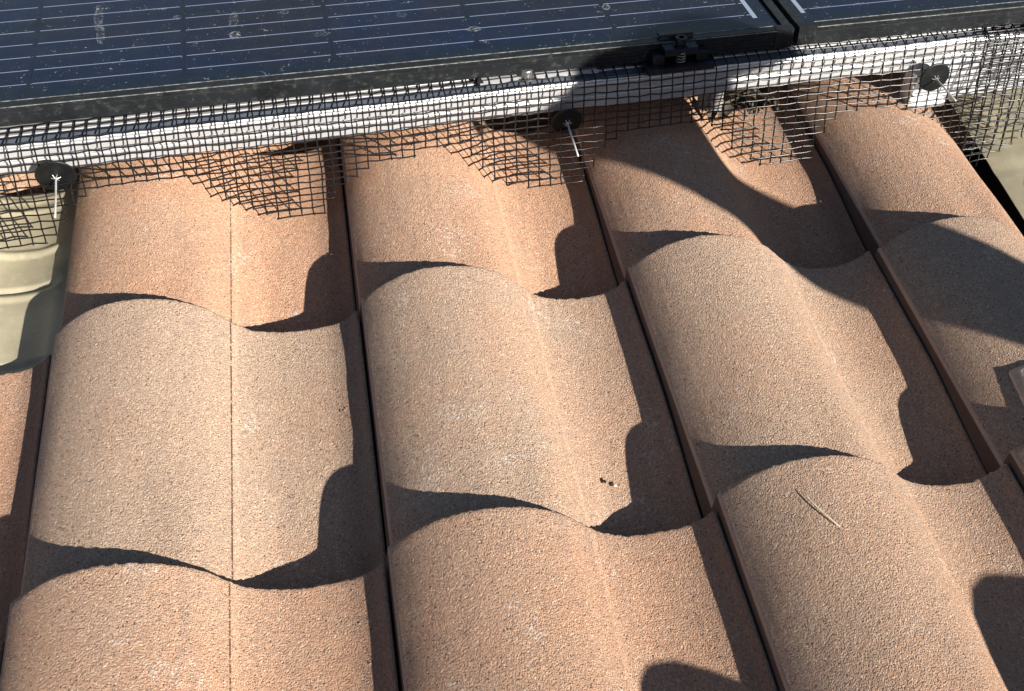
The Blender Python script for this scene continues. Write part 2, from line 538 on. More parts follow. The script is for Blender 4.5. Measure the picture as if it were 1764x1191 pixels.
def tile_mesh(seed, u0=-.1762, u1=.1165, thick=.0150, rough=.0016, v0=0.0, vlen=TLEN):
    us = []
    n = 132
    for i in range(n + 1):
        us.append(u0 + (u1 - u0) * i / n)
    vs = [v0 + x for x in (0.0, .0012, .0025, .005, .009, .015)]
    k = 26
    for i in range(1, k + 1):
        vs.append(v0 + .015 + (vlen - v0 - .015) * i / k)
    rnd = random.Random(seed)
    off = Vector((seed * 3.7, seed * 1.3, 0))
    V, UV, F = [], [], []
    # left flank is part of the top skin: outward-sloping side face
    flank = [(-.0034, -.0125), (-.0026, -.0085), (-.0012, -.0030), (-.0004, -.0006)] if u0 < -.17 else [(-.0004, -.012)]
    rim = [(.0003, -.0015), (.0006, -.010)]
    cols = len(flank) + len(us) + len(rim)
    for j, v in enumerate(vs):
        e = max(0, 1 - (v - v0) / .004)
        for c in range(cols):
            if c < len(flank):
                u, z = u0 + flank[c][0], prof(u0) + flank[c][1] * (1.75 if u0 < -.17 else 1)
            elif c < len(flank) + len(us):
                u = us[c - len(flank)]
                z = prof(u if u < .03 else .03 + (u - .03) * .0865 / max(.03, u1 - .03))
            else:
                q = rim[c - len(flank) - len(us)]
                u, z = u1 + q[0], (prof(.1165) if u1 > .05 else prof(u1)) + q[1]
            chip = -max(0, noise.noise(Vector((u * 75, seed * 2.3, 1.7))) - .38) * .009
            jit = chip + noise.noise(Vector((u * 260, v * 30, seed * 5.1))) * rough * 1.3 + noise.noise(Vector((u * 620, 3, seed))) * rough * .8
            wob = noise.noise(Vector((u * 22, v * 14, 0)) + off) * .0009 + noise.noise(Vector((u * 190, v * 190, 0)) + off) * .00022
            ge = min(1, max(0, (v - .14) / .19)); ge = ge * ge * (3 - 2 * ge)
            w1 = max(0, 1 - abs((u + .026) / .045)); w1 = w1 * w1 * (3 - 2 * w1)
            w2 = min(1, max(0, (u - .002) / .034)); w2 = w2 * w2 * (3 - 2 * w2)
            zz = z + tilt(v) + wob - .0016 * e * e + ge * (.0085 * w1 - .012 * w2)
            V.append((u, -v + jit * e, zz))
            UV.append((u, v - v0))
    nt = len(V)
    for j in range(len(vs) - 1):
        for c in range(cols - 1):
            a = j * cols + c
            F.append((a, a + cols, a + cols + 1, a + 1))
    # underside and edges
    for j, v in enumerate(vs):
        for c in range(cols):
            x, y, z = V[j * cols + c]
            V.append((x, y - (.0008 if j == 0 else 0), z - thick))
            UV.append(UV[j * cols + c])
    for j in range(len(vs) - 1):
        for c in range(cols - 1):
            a = nt + j * cols + c
            F.append((a, a + 1, a + cols + 1, a + cols))
    J = len(vs) - 1
    for c in range(cols - 1):
        F.append((c, c + 1, nt + c + 1, nt + c))
        a = J * cols + c
        F.append((a + 1, a, nt + a, nt + a + 1))
    for j in range(J):
        a = j * cols
        F.append((a, nt + a, nt + a + cols, a + cols))
        a = j * cols + cols - 1
        F.append((a, a + cols, nt + a + cols, nt + a))
    return V, F, UV

COLX = {-2: -.598, -1: -.299, 0: -.002, 1: .3045, 2: .6015, 3: .887, 4: 1.180}
POS = {(0, 1): (-.001, .001), (1, 1): (.3095, .006), (2, 1): (.600, .014), (0, 2): (-.002, -.3285), (1, 2): (.3065, -.3195), (2, 2): (.603, -.3085),
       (3, 1): (.884, .003), (3, 2): (.8885, -.302), (-1, 1): (-.3065, -.018), (-1, 2): (-.304, -.356),
       (0, 0): (-.002, .334), (1, 0): (.3080, .340), (2, 0): (.601, .348), (3, 0): (.902, .362),
       (-1, 0): (-.300, .332), (4, 1): (1.19, .030), (4, 0): (1.205, .372)}
def place(c, k):
    if (c, k) in POS:
        return POS[(c, k)]
    return (COLX[c], -(k - 1) * GAUGE + .022 * COLX[c] + .003)

def surf(x, y):
    """height of the tile surface under (x, y)"""
    best = -.05
    for k in (-1, 0, 1):
        for c in range(-2, 5):
            px, py = place(c, k)
            u, v = x - px, py - y
            if -.178 <= u <= .122 and 0 <= v <= .36:
                best = max(best, prof(u) + tilt(v))
    return best

LAB = {
 (0, 1): 'grey-tan roof tile left of centre with a dark hairline crack along its groove',
 (1, 1): 'grey-tan roof tile in the middle of the picture, second from the left in its course',
 (2, 1): 'pale tan roof tile right of centre, its pan crossed by the broad diagonal shadow',
 (3, 1): 'roof tile at the right edge, mostly in broad shadow, with a cement patch on it',
 (-1, 1): 'orange sliver of roof tile at the left edge, directly below the olive steel sheet',
 (0, 2): 'orange-brown roof tile in the bottom left corner, nearest the camera, with a hairline groove',
 (1, 2): 'reddish roof tile at the bottom centre with white lime stains on its crest',
 (2, 2): 'large brown roof tile at the bottom right with a dry straw lying on its crest',
 (3, 2): 'dark shaded roof tile cut off by the right edge, beside the tile with the straw',
 (-1, 2): 'shaded sliver of roof tile in the lower left edge, left of the corner tile',
 (0, 0): 'orange roof tile under the left mesh skirt, right of the olive steel sheet',
 (1, 0): 'orange roof tile under the mesh between the two left black washers',
 (2, 0): 'orange-brown roof tile below the rail with the hand shadow across it',
 (3, 0): 'orange roof tile with its pan cut away, beside the olive sheet on the right',
}
# object colour: (greyness, darkness, crack strength)
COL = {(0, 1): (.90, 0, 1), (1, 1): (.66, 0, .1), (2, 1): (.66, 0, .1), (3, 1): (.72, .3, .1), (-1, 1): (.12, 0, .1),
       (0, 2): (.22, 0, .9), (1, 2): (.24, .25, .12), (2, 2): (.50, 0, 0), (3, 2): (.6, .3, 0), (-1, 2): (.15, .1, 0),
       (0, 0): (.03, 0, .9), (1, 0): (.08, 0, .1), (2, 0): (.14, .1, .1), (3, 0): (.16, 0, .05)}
def hidden_label(c, k):
    side = {-2: 'two columns left of the picture', -1: 'left edge column', 0: 'cracked tile column', 1: 'middle tile column',
            2: 'straw tile column', 3: 'cut orange tile column', 4: 'column past cement patch'}[c]
    row = {-1: 'roof tile hidden under the panels, ', 0: 'tile under mesh skirt, ', 1: 'roof tile of the middle course, ',
           2: 'roof tile of the nearest course, ', 3: 'roof tile just in front of the picture, '}[k]
    return row + side
for k in (-1, 0, 1, 2, 3):
    for c in range(-2, 5):
        if k == 3 and c in (-2, 4):
            continue
        if (c, k) in ((-1, 0), (4, 0), (4, -1)):
            continue
        seed = (c + 3) * 7 + k * 3 + 5
        px, py = place(c, k)
        if (c, k) == (3, 0):
            V, F, UV = tile_mesh(seed, u1=.004, rough=.0016)
        else:
            V, F, UV = tile_mesh(seed, u1=(place(c + 1, k)[0] - .1762 - .0048 - px) if c < 4 else .1165)
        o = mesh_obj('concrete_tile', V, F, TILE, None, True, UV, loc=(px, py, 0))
        rj = random.Random(seed * 13)
        o.rotation_euler = (rj.uniform(-.0025, .0025), 0, rj.uniform(-.003, .003))
        cc = COL.get((c, k), (.35, 0, .2))
        o.color = (cc[0], cc[1], cc[2], 1)
        tag(o, LAB.get((c, k), hidden_label(c, k)), 'roof tile', 'sanded concrete roof tiles laid in courses')

# ------------------------------------------------------------------ pressed steel replacement tiles
def steel_tile(px, py, u0, u1, label, ribs, drop=0.0, vlen=.40, steep=True, bead=.0016):
    V, F, UV = [], [], []
    nu, nv = 70, 190
    flat = []
    for j in range(nv + 1):
        v = vlen * j / nv
        rz = 0
        for (rv, w, h) in ribs:
            d = abs(v - rv) / w
            if d < 1:
                rz += h * (0.5 + .5 * math.cos(PI * d))
        for i in range(nu + 1):
            u = u0 + (u1 - u0) * i / nu
            z = prof(u) if u < .104 else prof(.104) + (u - .104) * .15
            ez = min(1, max(0, (u1 - .012 - u) / .012))
            z += tilt(v) * .9 + rz * ez + drop
            z += noise.noise(Vector((u * 18, v * 12, 4))) * .0012
            V.append((u, -v, z))
            UV.append((u, v))
    for j in range(nv):
        for i in range(nu):
            a = j * (nu + 1) + i
            F.append((a, a + nu + 1, a + nu + 2, a + 1))
    n = len(V)
    m = MB()
    m.V, m.F = [Vector(p) for p in V], F
    # thickness
    top = len(m.V)
    for p in list(m.V):
        m.V.append(p - Vector((0, 0, .0012)))
    for f in F[:]:
        m.F.append(tuple(top + i for i in f[::-1]))
    for i in range(nu):
        m.F.append((i, i + 1, top + i + 1, top + i))
        a = nv * (nu + 1) + i
        m.F.append((a + 1, a, top + a, top + a + 1))
    for j in range(nv):
        a = j * (nu + 1)
        m.F.append((a, top + a, top + a + nu + 1, a + nu + 1))
        a += nu
        m.F.append((a, a + nu + 1, top + a + nu + 1, top + a))
    o = m.build('steel_tile', STEEL, None, True, loc=(px, py, 0))
    return tag(o, label, 'steel tile', 'pressed steel sheets replacing a tile')
steel_tile(-.299, .292, -.176, .1215, 'olive painted pressed steel sheet with cross ribs at the left edge',
           [(.012, .008, .002), (.032, .009, .002), (.108, .010, .003), (.168, .006, -.0045), (.180, .008, .003), (.284, .006, -.004)], drop=-.001, vlen=.385)
# right-hand sheet lies in the cut-away pan, behind the mesh end
m = MB()
nu, nv = 40, 60
for j in range(nv + 1):
    for i in range(nu + 1):
        y = .42 - .46 * j / nv
        xl = .934 + .026 * max(0, min(1.4, (y - .05) / .25))
        x = xl + (1.30 - xl) * i / nu
        e = max(0, 1 - i / 3)
        z = -.030 + .010 * (i / nu) ** 2 + .0010 * noise.noise(Vector((x * 9, y * 9, 2))) - .0012 * math.exp(-((y - .18) / .012) ** 2) - .004 * e
        m.V.append(Vector((x, y, z)))
for j in range(nv):
    for i in range(nu):
        a = j * (nu + 1) + i
        m.F.append((a, a + nu + 1, a + nu + 2, a + 1))
t0 = len(m.V)
for p in list(m.V):
    m.V.append(p - Vector((0, 0, .0012)))
for f in m.F[:]:
    m.F.append(tuple(t0 + i for i in f[::-1]))
o = m.build('steel_tile', STEEL, None, True)
tag(o, 'smooth olive painted steel sheet at the right edge behind the crumpled mesh end', 'steel tile', 'pressed steel sheets replacing a tile')

# ------------------------------------------------------------------ cement patch on the right tile
m = MB()
px, py = place(3, 1)
# slab lying on the crest, corner towards the middle of the picture
m = MB()
for j in range(13):
    for i in range(13):
        x = .7475 + .24 * i / 12 - .004 * j / 12 + .0016 * noise.noise(Vector((j * .8, 4, 2)))
        y = -.219 - .050 * j / 12 + .03 * i / 12 + .0016 * noise.noise(Vector((i * .9, 8, 1)))
        z = prof(min(.1, max(-.176, x - px))) + tilt(py - y) + .0042 + .0008 * noise.noise(Vector((x * 40, y * 40, 3)))
        m.V.append(Vector((x, y, z)))
n0 = len(m.V)
for p in list(m.V):
    m.V.append(p - Vector((0, 0, .008)))
for j in range(12):
    for i in range(12):
        a = j * 13 + i
        m.F.append((a, a + 13, a + 14, a + 1))
        m.F.append((n0 + a, n0 + a + 1, n0 + a + 14, n0 + a + 13))
for i in range(12):
    m.F.append((i, i + 1, n0 + i + 1, n0 + i))
    a = 12 * 13 + i
    m.F.append((a + 1, a, n0 + a, n0 + a + 1))
    a = i * 13
    m.F.append((a, n0 + a, n0 + a + 13, a + 13))
    a = i * 13 + 12
    m.F.append((a, a + 13, n0 + a + 13, n0 + a))
patch = m.build('cement_patch', CEMENT, None, True)
tag(patch, 'pale rough-edged cement slab lying on the shaded tile at the right edge', 'cement patch')

# ------------------------------------------------------------------ structure below
m = MB()
m.box(-2.2, 2.6, -2.6, 2.9, -.16, -.105)
o = m.build('roof_deck', UNDER)
o['kind'] = 'structure'
m = MB()
for q in range(-7, 9):
    y = q * GAUGE + .02
    bt = MB().box(-2.1, 2.5, y - .02, y + .02, -.104, -.072, .002).build('roof_batten', BATTEN)
    bt['kind'] = 'structure'
m = MB().box(-60, 60, -60, 60, -.2, 0)
gr = m.build('ground', GROUND)
gr['kind'] = 'structure'
roots.remove(gr)
gr.location = (0, 0, -4.6)
hw = MB().box(-2.0, 2.4, -2.2, 2.3, -4.6, -1.15).build('house', WALLM)
roots.remove(hw)
tag(hw, 'plain rendered house wall carrying the tiled roof', 'house')

# ------------------------------------------------------------------ solar panels
def ptop(x):
    return .211 + .0435 * (x + .221)
PA = math.atan(.0435)
def solar_panel(x0, x1, label, corner, shift=0.0):
    """x0..x1 front edge; local frame: x along the front edge, y up the panel, z up"""
    W = (x1 - x0) / math.cos(PA)
    D = 1.02
    H = .0235
    e = empty('solar_panel', (x0, ptop(x0) + shift, .1265), PA)
    tag(e, label, 'solar panel', 'black solar panels on the rail')
    lip = .011
    # front rail of the frame: ribbed outer face, lip on top
    pr = [(0, 0), (0, .0022), (.0012, .0030), (.0012, .0048), (0, .0056), (0, .0072), (.0012, .0080), (.0012, .0098), (0, .0106),
          (0, .0122), (.0012, .0130), (.0012, .0148), (0, .0156), (.0002, .0172), (-.0003, .0180), (-.0003, H - .0008), (.0006, H), (lip, H), (lip, H - .0016), (.0035, H - .0016), (.0035, 0)]
    fr = MB()
    fr.prism(pr, .0221, W - .0221, nx=8)
    fr.build('frame', FRAME, e)
    # corner caps at both front corners
    for a, b in ((0, .022), (W - .022, W)):
        cb = MB()
        cb.prism([(-.0001, 0), (-.0001, H + .0001), (.0006, H + .0006), (lip, H + .0006), (lip, H - .001), (.0035, H - .001), (.0035, 0)], a, b)
        cb.build('frame_corner', FRAME, e)
    for a, b, sg in ((0, .0035, 1), (W - .0035, W, -1)):
        sd = MB()
        if sg > 0:
            sd.prism([(a, 0), (a, H - .0004), (a + .0005, H), (lip, H), (lip, H - .0016), (b, H - .0016), (b, 0)], .0036, D, M=Matrix(((0, 1, 0, 0), (1, 0, 0, 0), (0, 0, 1, 0), (0, 0, 0, 1))))
        else:
            sd.prism([(b, 0), (b, H - .0004), (b - .0005, H), (W - lip, H), (W - lip, H - .0016), (a, H - .0016), (a, 0)], .0036, D, M=Matrix(((0, 1, 0, 0), (1, 0, 0, 0), (0, 0, 1, 0), (0, 0, 0, 1))))
        sd.build('side_frame', FRAME, e)
    for yy, zz in ((lip - .0001, H + .0001), (-.0003, H - .0009)):
        MB().box(.0225, W - .0225, yy - .00035, yy + .00035, zz - .0004, zz + .00035).build('sealant_line' if yy > 0 else 'painted_edge_glint', PALE_LINE, e)  # pale strips: sealant behind the lip, painted highlight on the front edge
    # glass laminate
    gx0, gx1, gy0, gy1, gz = .0042, W - .0042, .0042, D, H - .0032
    V = [(gx0, gy0, gz), (gx1, gy0, gz), (gx1, gy1, gz), (gx0, gy1, gz), (gx0, gy0, gz - .004), (gx1, gy0, gz - .004), (gx1, gy1, gz - .004), (gx0, gy1, gz - .004)]
    F = [(0, 1, 2, 3), (7, 6, 5, 4), (0, 4, 5, 1), (1, 5, 6, 2), (2, 6, 7, 3), (3, 7, 4, 0)]
    if corner == 'right':
        UV = [(W - p[0], p[1]) for p in V]
    else:
        UV = [(p[0] + .012, p[1]) for p in V]
    mesh_obj('glass', V, F, PANEL, e, False, UV)
    return e
solar_panel(-.98, .6725, 'large black solar panel with thin silver busbars filling the top left', 'right')
solar_panel(.6795, 2.35, 'second black solar panel at the top right beyond the narrow gap', 'left', .001)

# ------------------------------------------------------------------ aluminium rail
def ry(x):
    return .190 + .060 * (x + .23)
RA = math.atan(.060)
rail_prof = [(0, .0785), (-.0004, .0790), (-.0004, .0930), (0, .0936), (.0030, .0942), (.0036, .0985), (.0004, .0996), (0, .1002), (0, .1072),
             (.0012, .1080), (.0020, .1092), (.0006, .1100), (-.0006, .1112), (-.0010, .1132), (-.0002, .1148), (.0016, .1154), (.0036, .1150), (.0042, .1138),
             (.0042, .1050), (.0110, .1050), (.0110, .1190), (.0118, .1198), (.0160, .1198), (.0164, .1193), (.0230, .1193), (.0234, .1198),
             (.0400, .1198), (.0408, .1190), (.0408, .0790), (.0400, .0785)]
rl = MB()
Lr = 3.2
rl.prism(rail_prof, -1.1, 2.1, nx=24)
rail = rl.build('mounting_rail', RAIL, None, False, loc=(0, ry(0), 0))
rail.rotation_euler = (0, 0, RA)
MB().prism([(.0046, .1120), (.0040, .1142), (.0108, .1188), (.0108, .1120)], -1.0995, 2.0995, nx=8).build('slot_shade_strip', simple('painted_slot_shade', (.085, .10, .125), .45, .3, 20, .15), rail)  # dark strip added to stand in for the shade inside the slot
tag(rail, 'long bright aluminium mounting rail running under the front edge of the panels', 'rail')

def on_rail(x, yb, z=.12):
    """point yb metres behind the front face of the rail"""
    return Vector((x, ry(x) + yb, z))

# bolt with washer in the rail slot
bx = empty('hex_bolt', on_rail(.3495, .0150, .1198), RA)
tag(bx, 'shiny stainless bolt with a wide washer standing on the rail by the panel edge', 'bolt')
MB().lathe([(0.0, .0002), (.0125, .0002), (.0130, .0008), (.0130, .0018), (.0124, .0022), (0, .0022)], 32).build('washer', BOLT, bx)
MB().lathe([(0, .0023), (.0072, .0023), (.0074, .0030), (.0074, .0095), (.0068, .0104), (.0040, .0104), (.0036, .0070), (0, .0070)], 24).build('bolt_head', BOLT, bx)
MB().lathe([(.0079, .0024), (.0092, .0026), (.0092, .0042), (.0079, .0044)], 24).build('spring_washer', BOLT, bx)
# splice plate lying in the rail channel below the bolt
sp = MB().prism([(.0062, .1196), (.0062, .1212), (.0112, .1222), (.0270, .1222), (.0270, .1200)], -.055, .085)
spl = sp.build('splice_plate', ALU, None, False, loc=(.3495, ry(.3495), .0002))
spl.rotation_euler = (0, 0, RA)
tag(spl, 'thin aluminium splice plate on top of the rail under the stainless bolt', 'plate')
# small dark bent tab left of it
tb = MB()
tb.V = [Vector(p) for p in ((-.004, 0, 0), (.009, .001, 0), (.002, .002, .013), (-.001, .002, .013), (-.004, .0012, 0), (.009, .0022, 0), (.002, .0032, .013), (-.001, .0032, .013))]
tb.F = [(0, 1, 2, 3), (7, 6, 5, 4), (0, 4, 5, 1), (1, 5, 6, 2), (2, 6, 7, 3), (3, 7, 4, 0)]
tt = tb.build('plastic_tab', DISC, None, False, loc=on_rail(.293, .007, .1158))
tag(tt, 'tiny dark triangular tab standing on the rail left of the stainless bolt', 'tab')

# ------------------------------------------------------------------ end clamp
ce = empty('panel_clamp', on_rail(.530, .0, .1200), RA)
tag(ce, 'black end clamp with a spring bolt gripping the panel edge on the rail', 'clamp')
base = MB()
base.prism([(-.0135, .0005), (-.0130, .0070), (-.0090, .0082), (.026, .0082), (.026, .0005)], -.042, .040)
base.build('base', CLAMP, ce)
for a, b in ((-.034, -.020), (.019, .033)):
    up = MB()
    up.box(a, b, -.006, .009, .0083, .0205, .0008)
    up.build('side_block', CLAMP, ce)
z0 = MB()
# z-shaped jaw: top lip over the frame, step down, platform for the bolt, turned-down front lip
zp = [(.0250, .0312), (.0250, .0342), (.0150, .0346), (.0130, .0336), (.0118, .0296), (.0095, .0286), (-.0068, .0276), (-.0088, .0262), (-.0092, .0200),
      (-.0072, .0196), (-.0068, .0242), (-.0056, .0252), (.0100, .0260), (.0142, .0268), (.0154, .0286), (.0162, .0312)]
z0.prism(zp[::-1], -.0215, .0190)
z0.build('jaw', CLAMP, ce)
Mb = Matrix.Translation((0, .0012, .0283))
MB().lathe([(0, 0), (.0085, 0), (.0088, .0006), (.0088, .0012), (0, .0013)], 28, Mb).build('clamp_washer', DARKBOLT, ce)
MB().lathe([(0, .0014), (.0064, .0014), (.0067, .0020), (.0067, .0088), (.0060, .0096), (.0036, .0096), (.0034, .0050), (0, .0050)], 24, Mb).build('clamp_bolt', DARKBOLT, ce)
sg = []
for i in range(90):
    t = i / 89
    sg.append((.0052 * math.cos(t * 2 * PI * 4.5), -.0040 + .0052 * math.sin(t * 2 * PI * 4.5), .0085 + t * .0160))
MB().tube(sg, .0007, 6).build('spring', BOLT, ce, True)

# ------------------------------------------------------------------ brackets under the rail
def roof_hook():
    e = empty('rail_bracket', (.842, ry(.842) - .003, .0), RA)
    tag(e, 'bright aluminium foot bracket with a rounded toe under the rail at the right', 'bracket')
    f = MB()
    f.box(0, .34, .0, .006, .034, .090, .0006)
    f.build('upright_plate', ALU, e)
    g = MB()
    # toe: rounded corner flange towards the camera
    pts = []
    r = .010
    for i in range(9):
        a = PI + (PI / 2) * i / 8
        pts.append((r + r * math.cos(a), -.012 + r + r * math.sin(a)))
    pts += [(.044, -.012), (.050, -.008), (.053, -.0005), (0, -.0005)]
    n = len(pts)
    for z in (.030, .0345):
        for p in pts:
            g.V.append(Vector((p[0], p[1], z)))
    g.F.append(tuple(range(n))[::-1])
    g.F.append(tuple(range(n, 2 * n)))
    for i in range(n):
        j = (i + 1) % n
        g.F.append((i, j, n + j, n + i))
    g.build('toe_flange', ALU, e)
    h = MB()
    h.box(-.0042, -.0002, -.012, .012, .036, .078, .0006)
    h.build('side_cheek', ALU, e)
    s = MB()
    s.box(.34, .50, .001, .005, .040, .088, .0006)
    return e
roof_hook()
h2 = empty('rail_bracket', (.590, ry(.590) + .012, .0), RA)
tag(h2, 'small weathered grey metal foot half hidden under the rail beside dead leaves', 'bracket')
MB().box(-.006, .010, 0.004, .018, .040, .078, .001).build('foot_block', simple('dull_grey_casting', (.42, .41, .38), .5, .3, 60, .2), h2)
MB().box(-.020, -.0065, .008, .014, .044, .078, .001).build('foot_tab', simple('weathered_aluminium', (.33, .31, .26), .6, .3, 90, .3), h2)

# ------------------------------------------------------------------ dead leaves under the rail
def leaf_clump(cx, cy, cz, n, spread, seed, label):
    rnd = random.Random(seed)
    m = MB()
    for i in range(n):
        L = rnd.uniform(.018, .036)
        W = L * rnd.uniform(.28, .45)
        M = Matrix.Translation((cx + rnd.gauss(0, spread[0]), cy + rnd.gauss(0, spread[1]), cz + abs(rnd.gauss(0, spread[2])))) @ Euler((rnd.uniform(-1, 1), rnd.uniform(-1, 1), rnd.uniform(0, 6.28))).to_matrix().to_4x4()
        n0 = len(m.V)
        pts = []
        for k in range(7):
            t = k / 6
            w = W * math.sin(PI * t) ** .8
            c = .006 * math.sin(PI * t)
            for s in (-1, 0, 1):
                m.V.append(M @ Vector((t * L - L / 2, s * w / 2, c + abs(s) * .003)))
        for k in range(6):
            for s in range(2):
                a = n0 + k * 3 + s
                m.F.append((a, a + 3, a + 4, a + 1))
    o = m.build('dead_leaves', LEAF, None, True)
    o['kind'] = 'stuff'
    o['label'] = label
    return o
leaf_clump(.650, ry(.65) + .050, .020, 30, (.014, .008, .008), 3, 'dark curled dead leaves packed under the rail')

# ------------------------------------------------------------------ bird mesh
PXM, PZM = .01345, .00815
BOT = [(-.5, .02), (-.45, .06), (-.36, .062), (-.30, .02), (-0.25, 0.006), (-0.197, 0.006), (-0.182, 0.019), (-0.16, 0.051), (-0.14, 0.058), (-0.118, 0.061), (-0.055, 0.063), (-0.028, 0.057),
       (-0.015, 0.041), (0.005, 0.021), (0.051, -0.002), (0.1, -0.004), (0.119, 0.013), (0.138, 0.035), (0.163, 0.053), (0.23, 0.057), (0.264, 0.06), (0.291, 0.03), (0.304, 0.017),
       (0.346, -0.003), (0.393, -0.006), (0.422, 0.002), (0.436, 0.03), (0.453, 0.045), (0.482, 0.055), (0.547, 0.054), (0.569, 0.053), (0.594, 0.028), (0.604, 0.006), (0.67, -0.015),
       (0.708, -0.010), (0.722, 0.018), (0.740, 0.042), (0.774, 0.051), (0.832, 0.036), (0.880, 0.008), (0.906, -0.016), (0.953, -0.040), (1.0, -0.014), (1.03, .0), (1.09, .03), (1.2, .055), (1.4, .05)]
def bott(x):
    for i in range(len(BOT) - 1):
        if x <= BOT[i + 1][0]:
            (a, za), (b, zb) = BOT[i], BOT[i + 1]
            return za + (zb - za) * max(0, (x - a)) / (b - a)
    return BOT[-1][1]
def mesh_sheet(x0, x1, label, dy=-.008, lean=.20, seed=0, jit=.0007, bow=0.0, skew=0.0, dx=0.0, topz=.1205, dzb=0.0, wr=.00092, crumple=0.0):
    rnd = random.Random(seed)
    nx = int((x1 - x0) / PXM)
    JT = -3
    m = MB()
    P = {}
    jmax = []
    for i in range(nx + 1):
        x = x0 + i * PXM
        zb = bott(x) + dzb
        jm = int((topz - zb) / PZM / math.cos(math.atan(lean)) + rnd.uniform(-.18, .18))
        jmax.append(jm)
    for i in range(nx + 1):
        x = x0 + i * PXM
        for j in range(JT, max(jmax) + 2):
            if j < 0:
                z = topz + .0008 * (-j) ** .5 + .0006
                y = ry(x) + dy + (-j) * .0105
            else:
                z = topz - j * PZM
                y = ry(x) + dy - lean * (topz - z)
            w = Vector((x, j * .5, seed * 9.0))
            gx = noise.noise(Vector((x * 9, j * .12, seed + 1.3))) * .0022
            gy = noise.noise(Vector((x * 8, j * .16, seed + 7.7))) * .0040 * (min(1, max(0, j) / 5))
            gz = noise.noise(Vector((x * 7, j * .10, seed + 4.1))) * .0016
            c = crumple * max(0, (x - .97) / .12) if crumple else 0
            gx += c * noise.noise(Vector((x * 30, j * .5, 3))) * .012
            gy += c * noise.noise(Vector((x * 26, j * .45, 9))) * .030
            gz += c * noise.noise(Vector((x * 28, j * .4, 5))) * .012
            P[i, j] = Vector((x + skew * j * PZM + dx + gx + rnd.gauss(0, jit * .45), y + gy - bow * max(0, j) ** 1.5 + rnd.gauss(0, jit * .4), z + gz + rnd.gauss(0, jit * .35)))
    for i in range(nx + 1):
        pts = []
        for j in range(JT, jmax[i] + 1):
            pts.append(P[i, j])
        # overrun stub below the last crossing
        if len(pts) > 1:
            d = (pts[-1] - pts[-2]).normalized()
            pts.append(pts[-1] + d * rnd.uniform(.0006, .0020))
            m.tube(pts, wr, 5)
    for j in range(JT, max(jmax) + 1):
        run = []
        for i in range(nx + 2):
            if i <= nx and jmax[i] >= j:
                run.append(i)
            else:
                if len(run) > 1:
                    pts = []
                    for q in run:
                        a = P[q, j] + Vector((0, .00075 if (q + j) % 2 else -.00075, 0))
                        pts.append(a)
                    d0 = (pts[0] - pts[1]).normalized() * rnd.uniform(.0008, .0022)
                    d1 = (pts[-1] - pts[-2]).normalized() * rnd.uniform(.0008, .0022)
                    m.tube([pts[0] + d0] + pts + [pts[-1] + d1], wr, 5)
                run = []
    o = m.build('bird_mesh', WIRE, None, True)
    return tag(o, label, 'wire mesh', 'black bird mesh strips along the rail')
mesh_sheet(-.42, 1.07, 'long black wire bird mesh hanging from the panel edge over the rail, stepped lower edge', seed=2)
mesh_sheet(.925, 1.33, 'second layer of black wire mesh overlapping at the right end, crumpled', dy=-.017, lean=.26, seed=11, jit=.0012, skew=-.10, topz=.1235, dzb=.004, crumple=1.0)

# cable ties pulling the crumpled end to the rail
def cable_tie(pts, loc, label, r=.0016):
    m = MB()
    m.tube(pts, r, 6)
    m.box(-.004, .004, -.003, .003, -.003, .004, .0006, Matrix.Translation(pts[0]))
    o = m.build('cable_tie', DISC, None, True, loc=loc)
    return tag(o, label, 'cable tie')
cable_tie([Vector((0, 0, 0)), Vector((.02, .001, .003)), Vector((.045, -.001, .001)), Vector((.075, .001, .003)), Vector((.105, -.004, -.006)), Vector((.14, -.006, -.008))],
          on_rail(.990, -.004, .128), 'thick black tie lying over the rail in the crumpled mesh, upper strand')
cable_tie([Vector((0, 0, 0)), Vector((.012, -.010, -.010)), Vector((.035, -.012, -.006)), Vector((.055, -.010, -.012)), Vector((.085, -.008, -.006)), Vector((.12, -.012, -.016))],
          on_rail(.992, -.006, .121), 'thick black tie looped through the crumpled mesh, lower strand')

# ------------------------------------------------------------------ mesh clips: washer pushed on a pin
def mesh_clip(c, tip, R, label, roll=0.0):
    c = Vector(c)
    tip = Vector(tip)
    d = (tip - c).normalized()
    M = Matrix.Translation(c) @ d.to_track_quat('Z', 'Y').to_matrix().to_4x4()
    e = empty('mesh_clip', (0, 0, 0))
    roots.remove(e)
    e.matrix_world = M
    roots.append(e)
    tag(e, label, 'clip', 'black washer clips pinning the mesh')
    MB().lathe([(0, -.0010), (R * .9, -.0010), (R * .985, -.0006), (R, .0002), (R * .985, .0010), (R * .90, .0012), (.006, .0026), (.0032, .0030), (0, .0030)], 48).build('washer', DISC, e, True)
    L = (tip - c).length
    MB().tube([(0, 0, -.012), (0, 0, .0032), (.0002, 0, L * .5), (0, 0, L)], .0012, 8, rads=[.0012, .0012, .00115, .0010]).build('pin', PIN, e, True)
    st = MB()
    for k in range(6):
        a = k * PI / 3 + roll
        p0 = Vector((.0012 * math.cos(a), .0012 * math.sin(a), .0052))
        p1 = Vector((.0050 * math.cos(a), .0050 * math.sin(a), .0032))
        st.tube([p0, (p0 + p1) / 2 + Vector((0, 0, .0002)), p1], .00035, 4)
    st.build('lock_star', PIN, e)
    return e
mesh_clip((-.177, .1765, .082), (-.1743, .1155, .0705), .0215, 'leftmost black washer clip, its bright pin hanging straight down')
mesh_clip((.3925, .207, .077), (.3945, .150, .0660), .0190, 'middle black washer clip below the rail with a slanting bright pin')
mesh_clip((.860, .233, .079), (.8632, .179, .0778), .0195, 'rightmost black washer clip in front of the bright bracket')

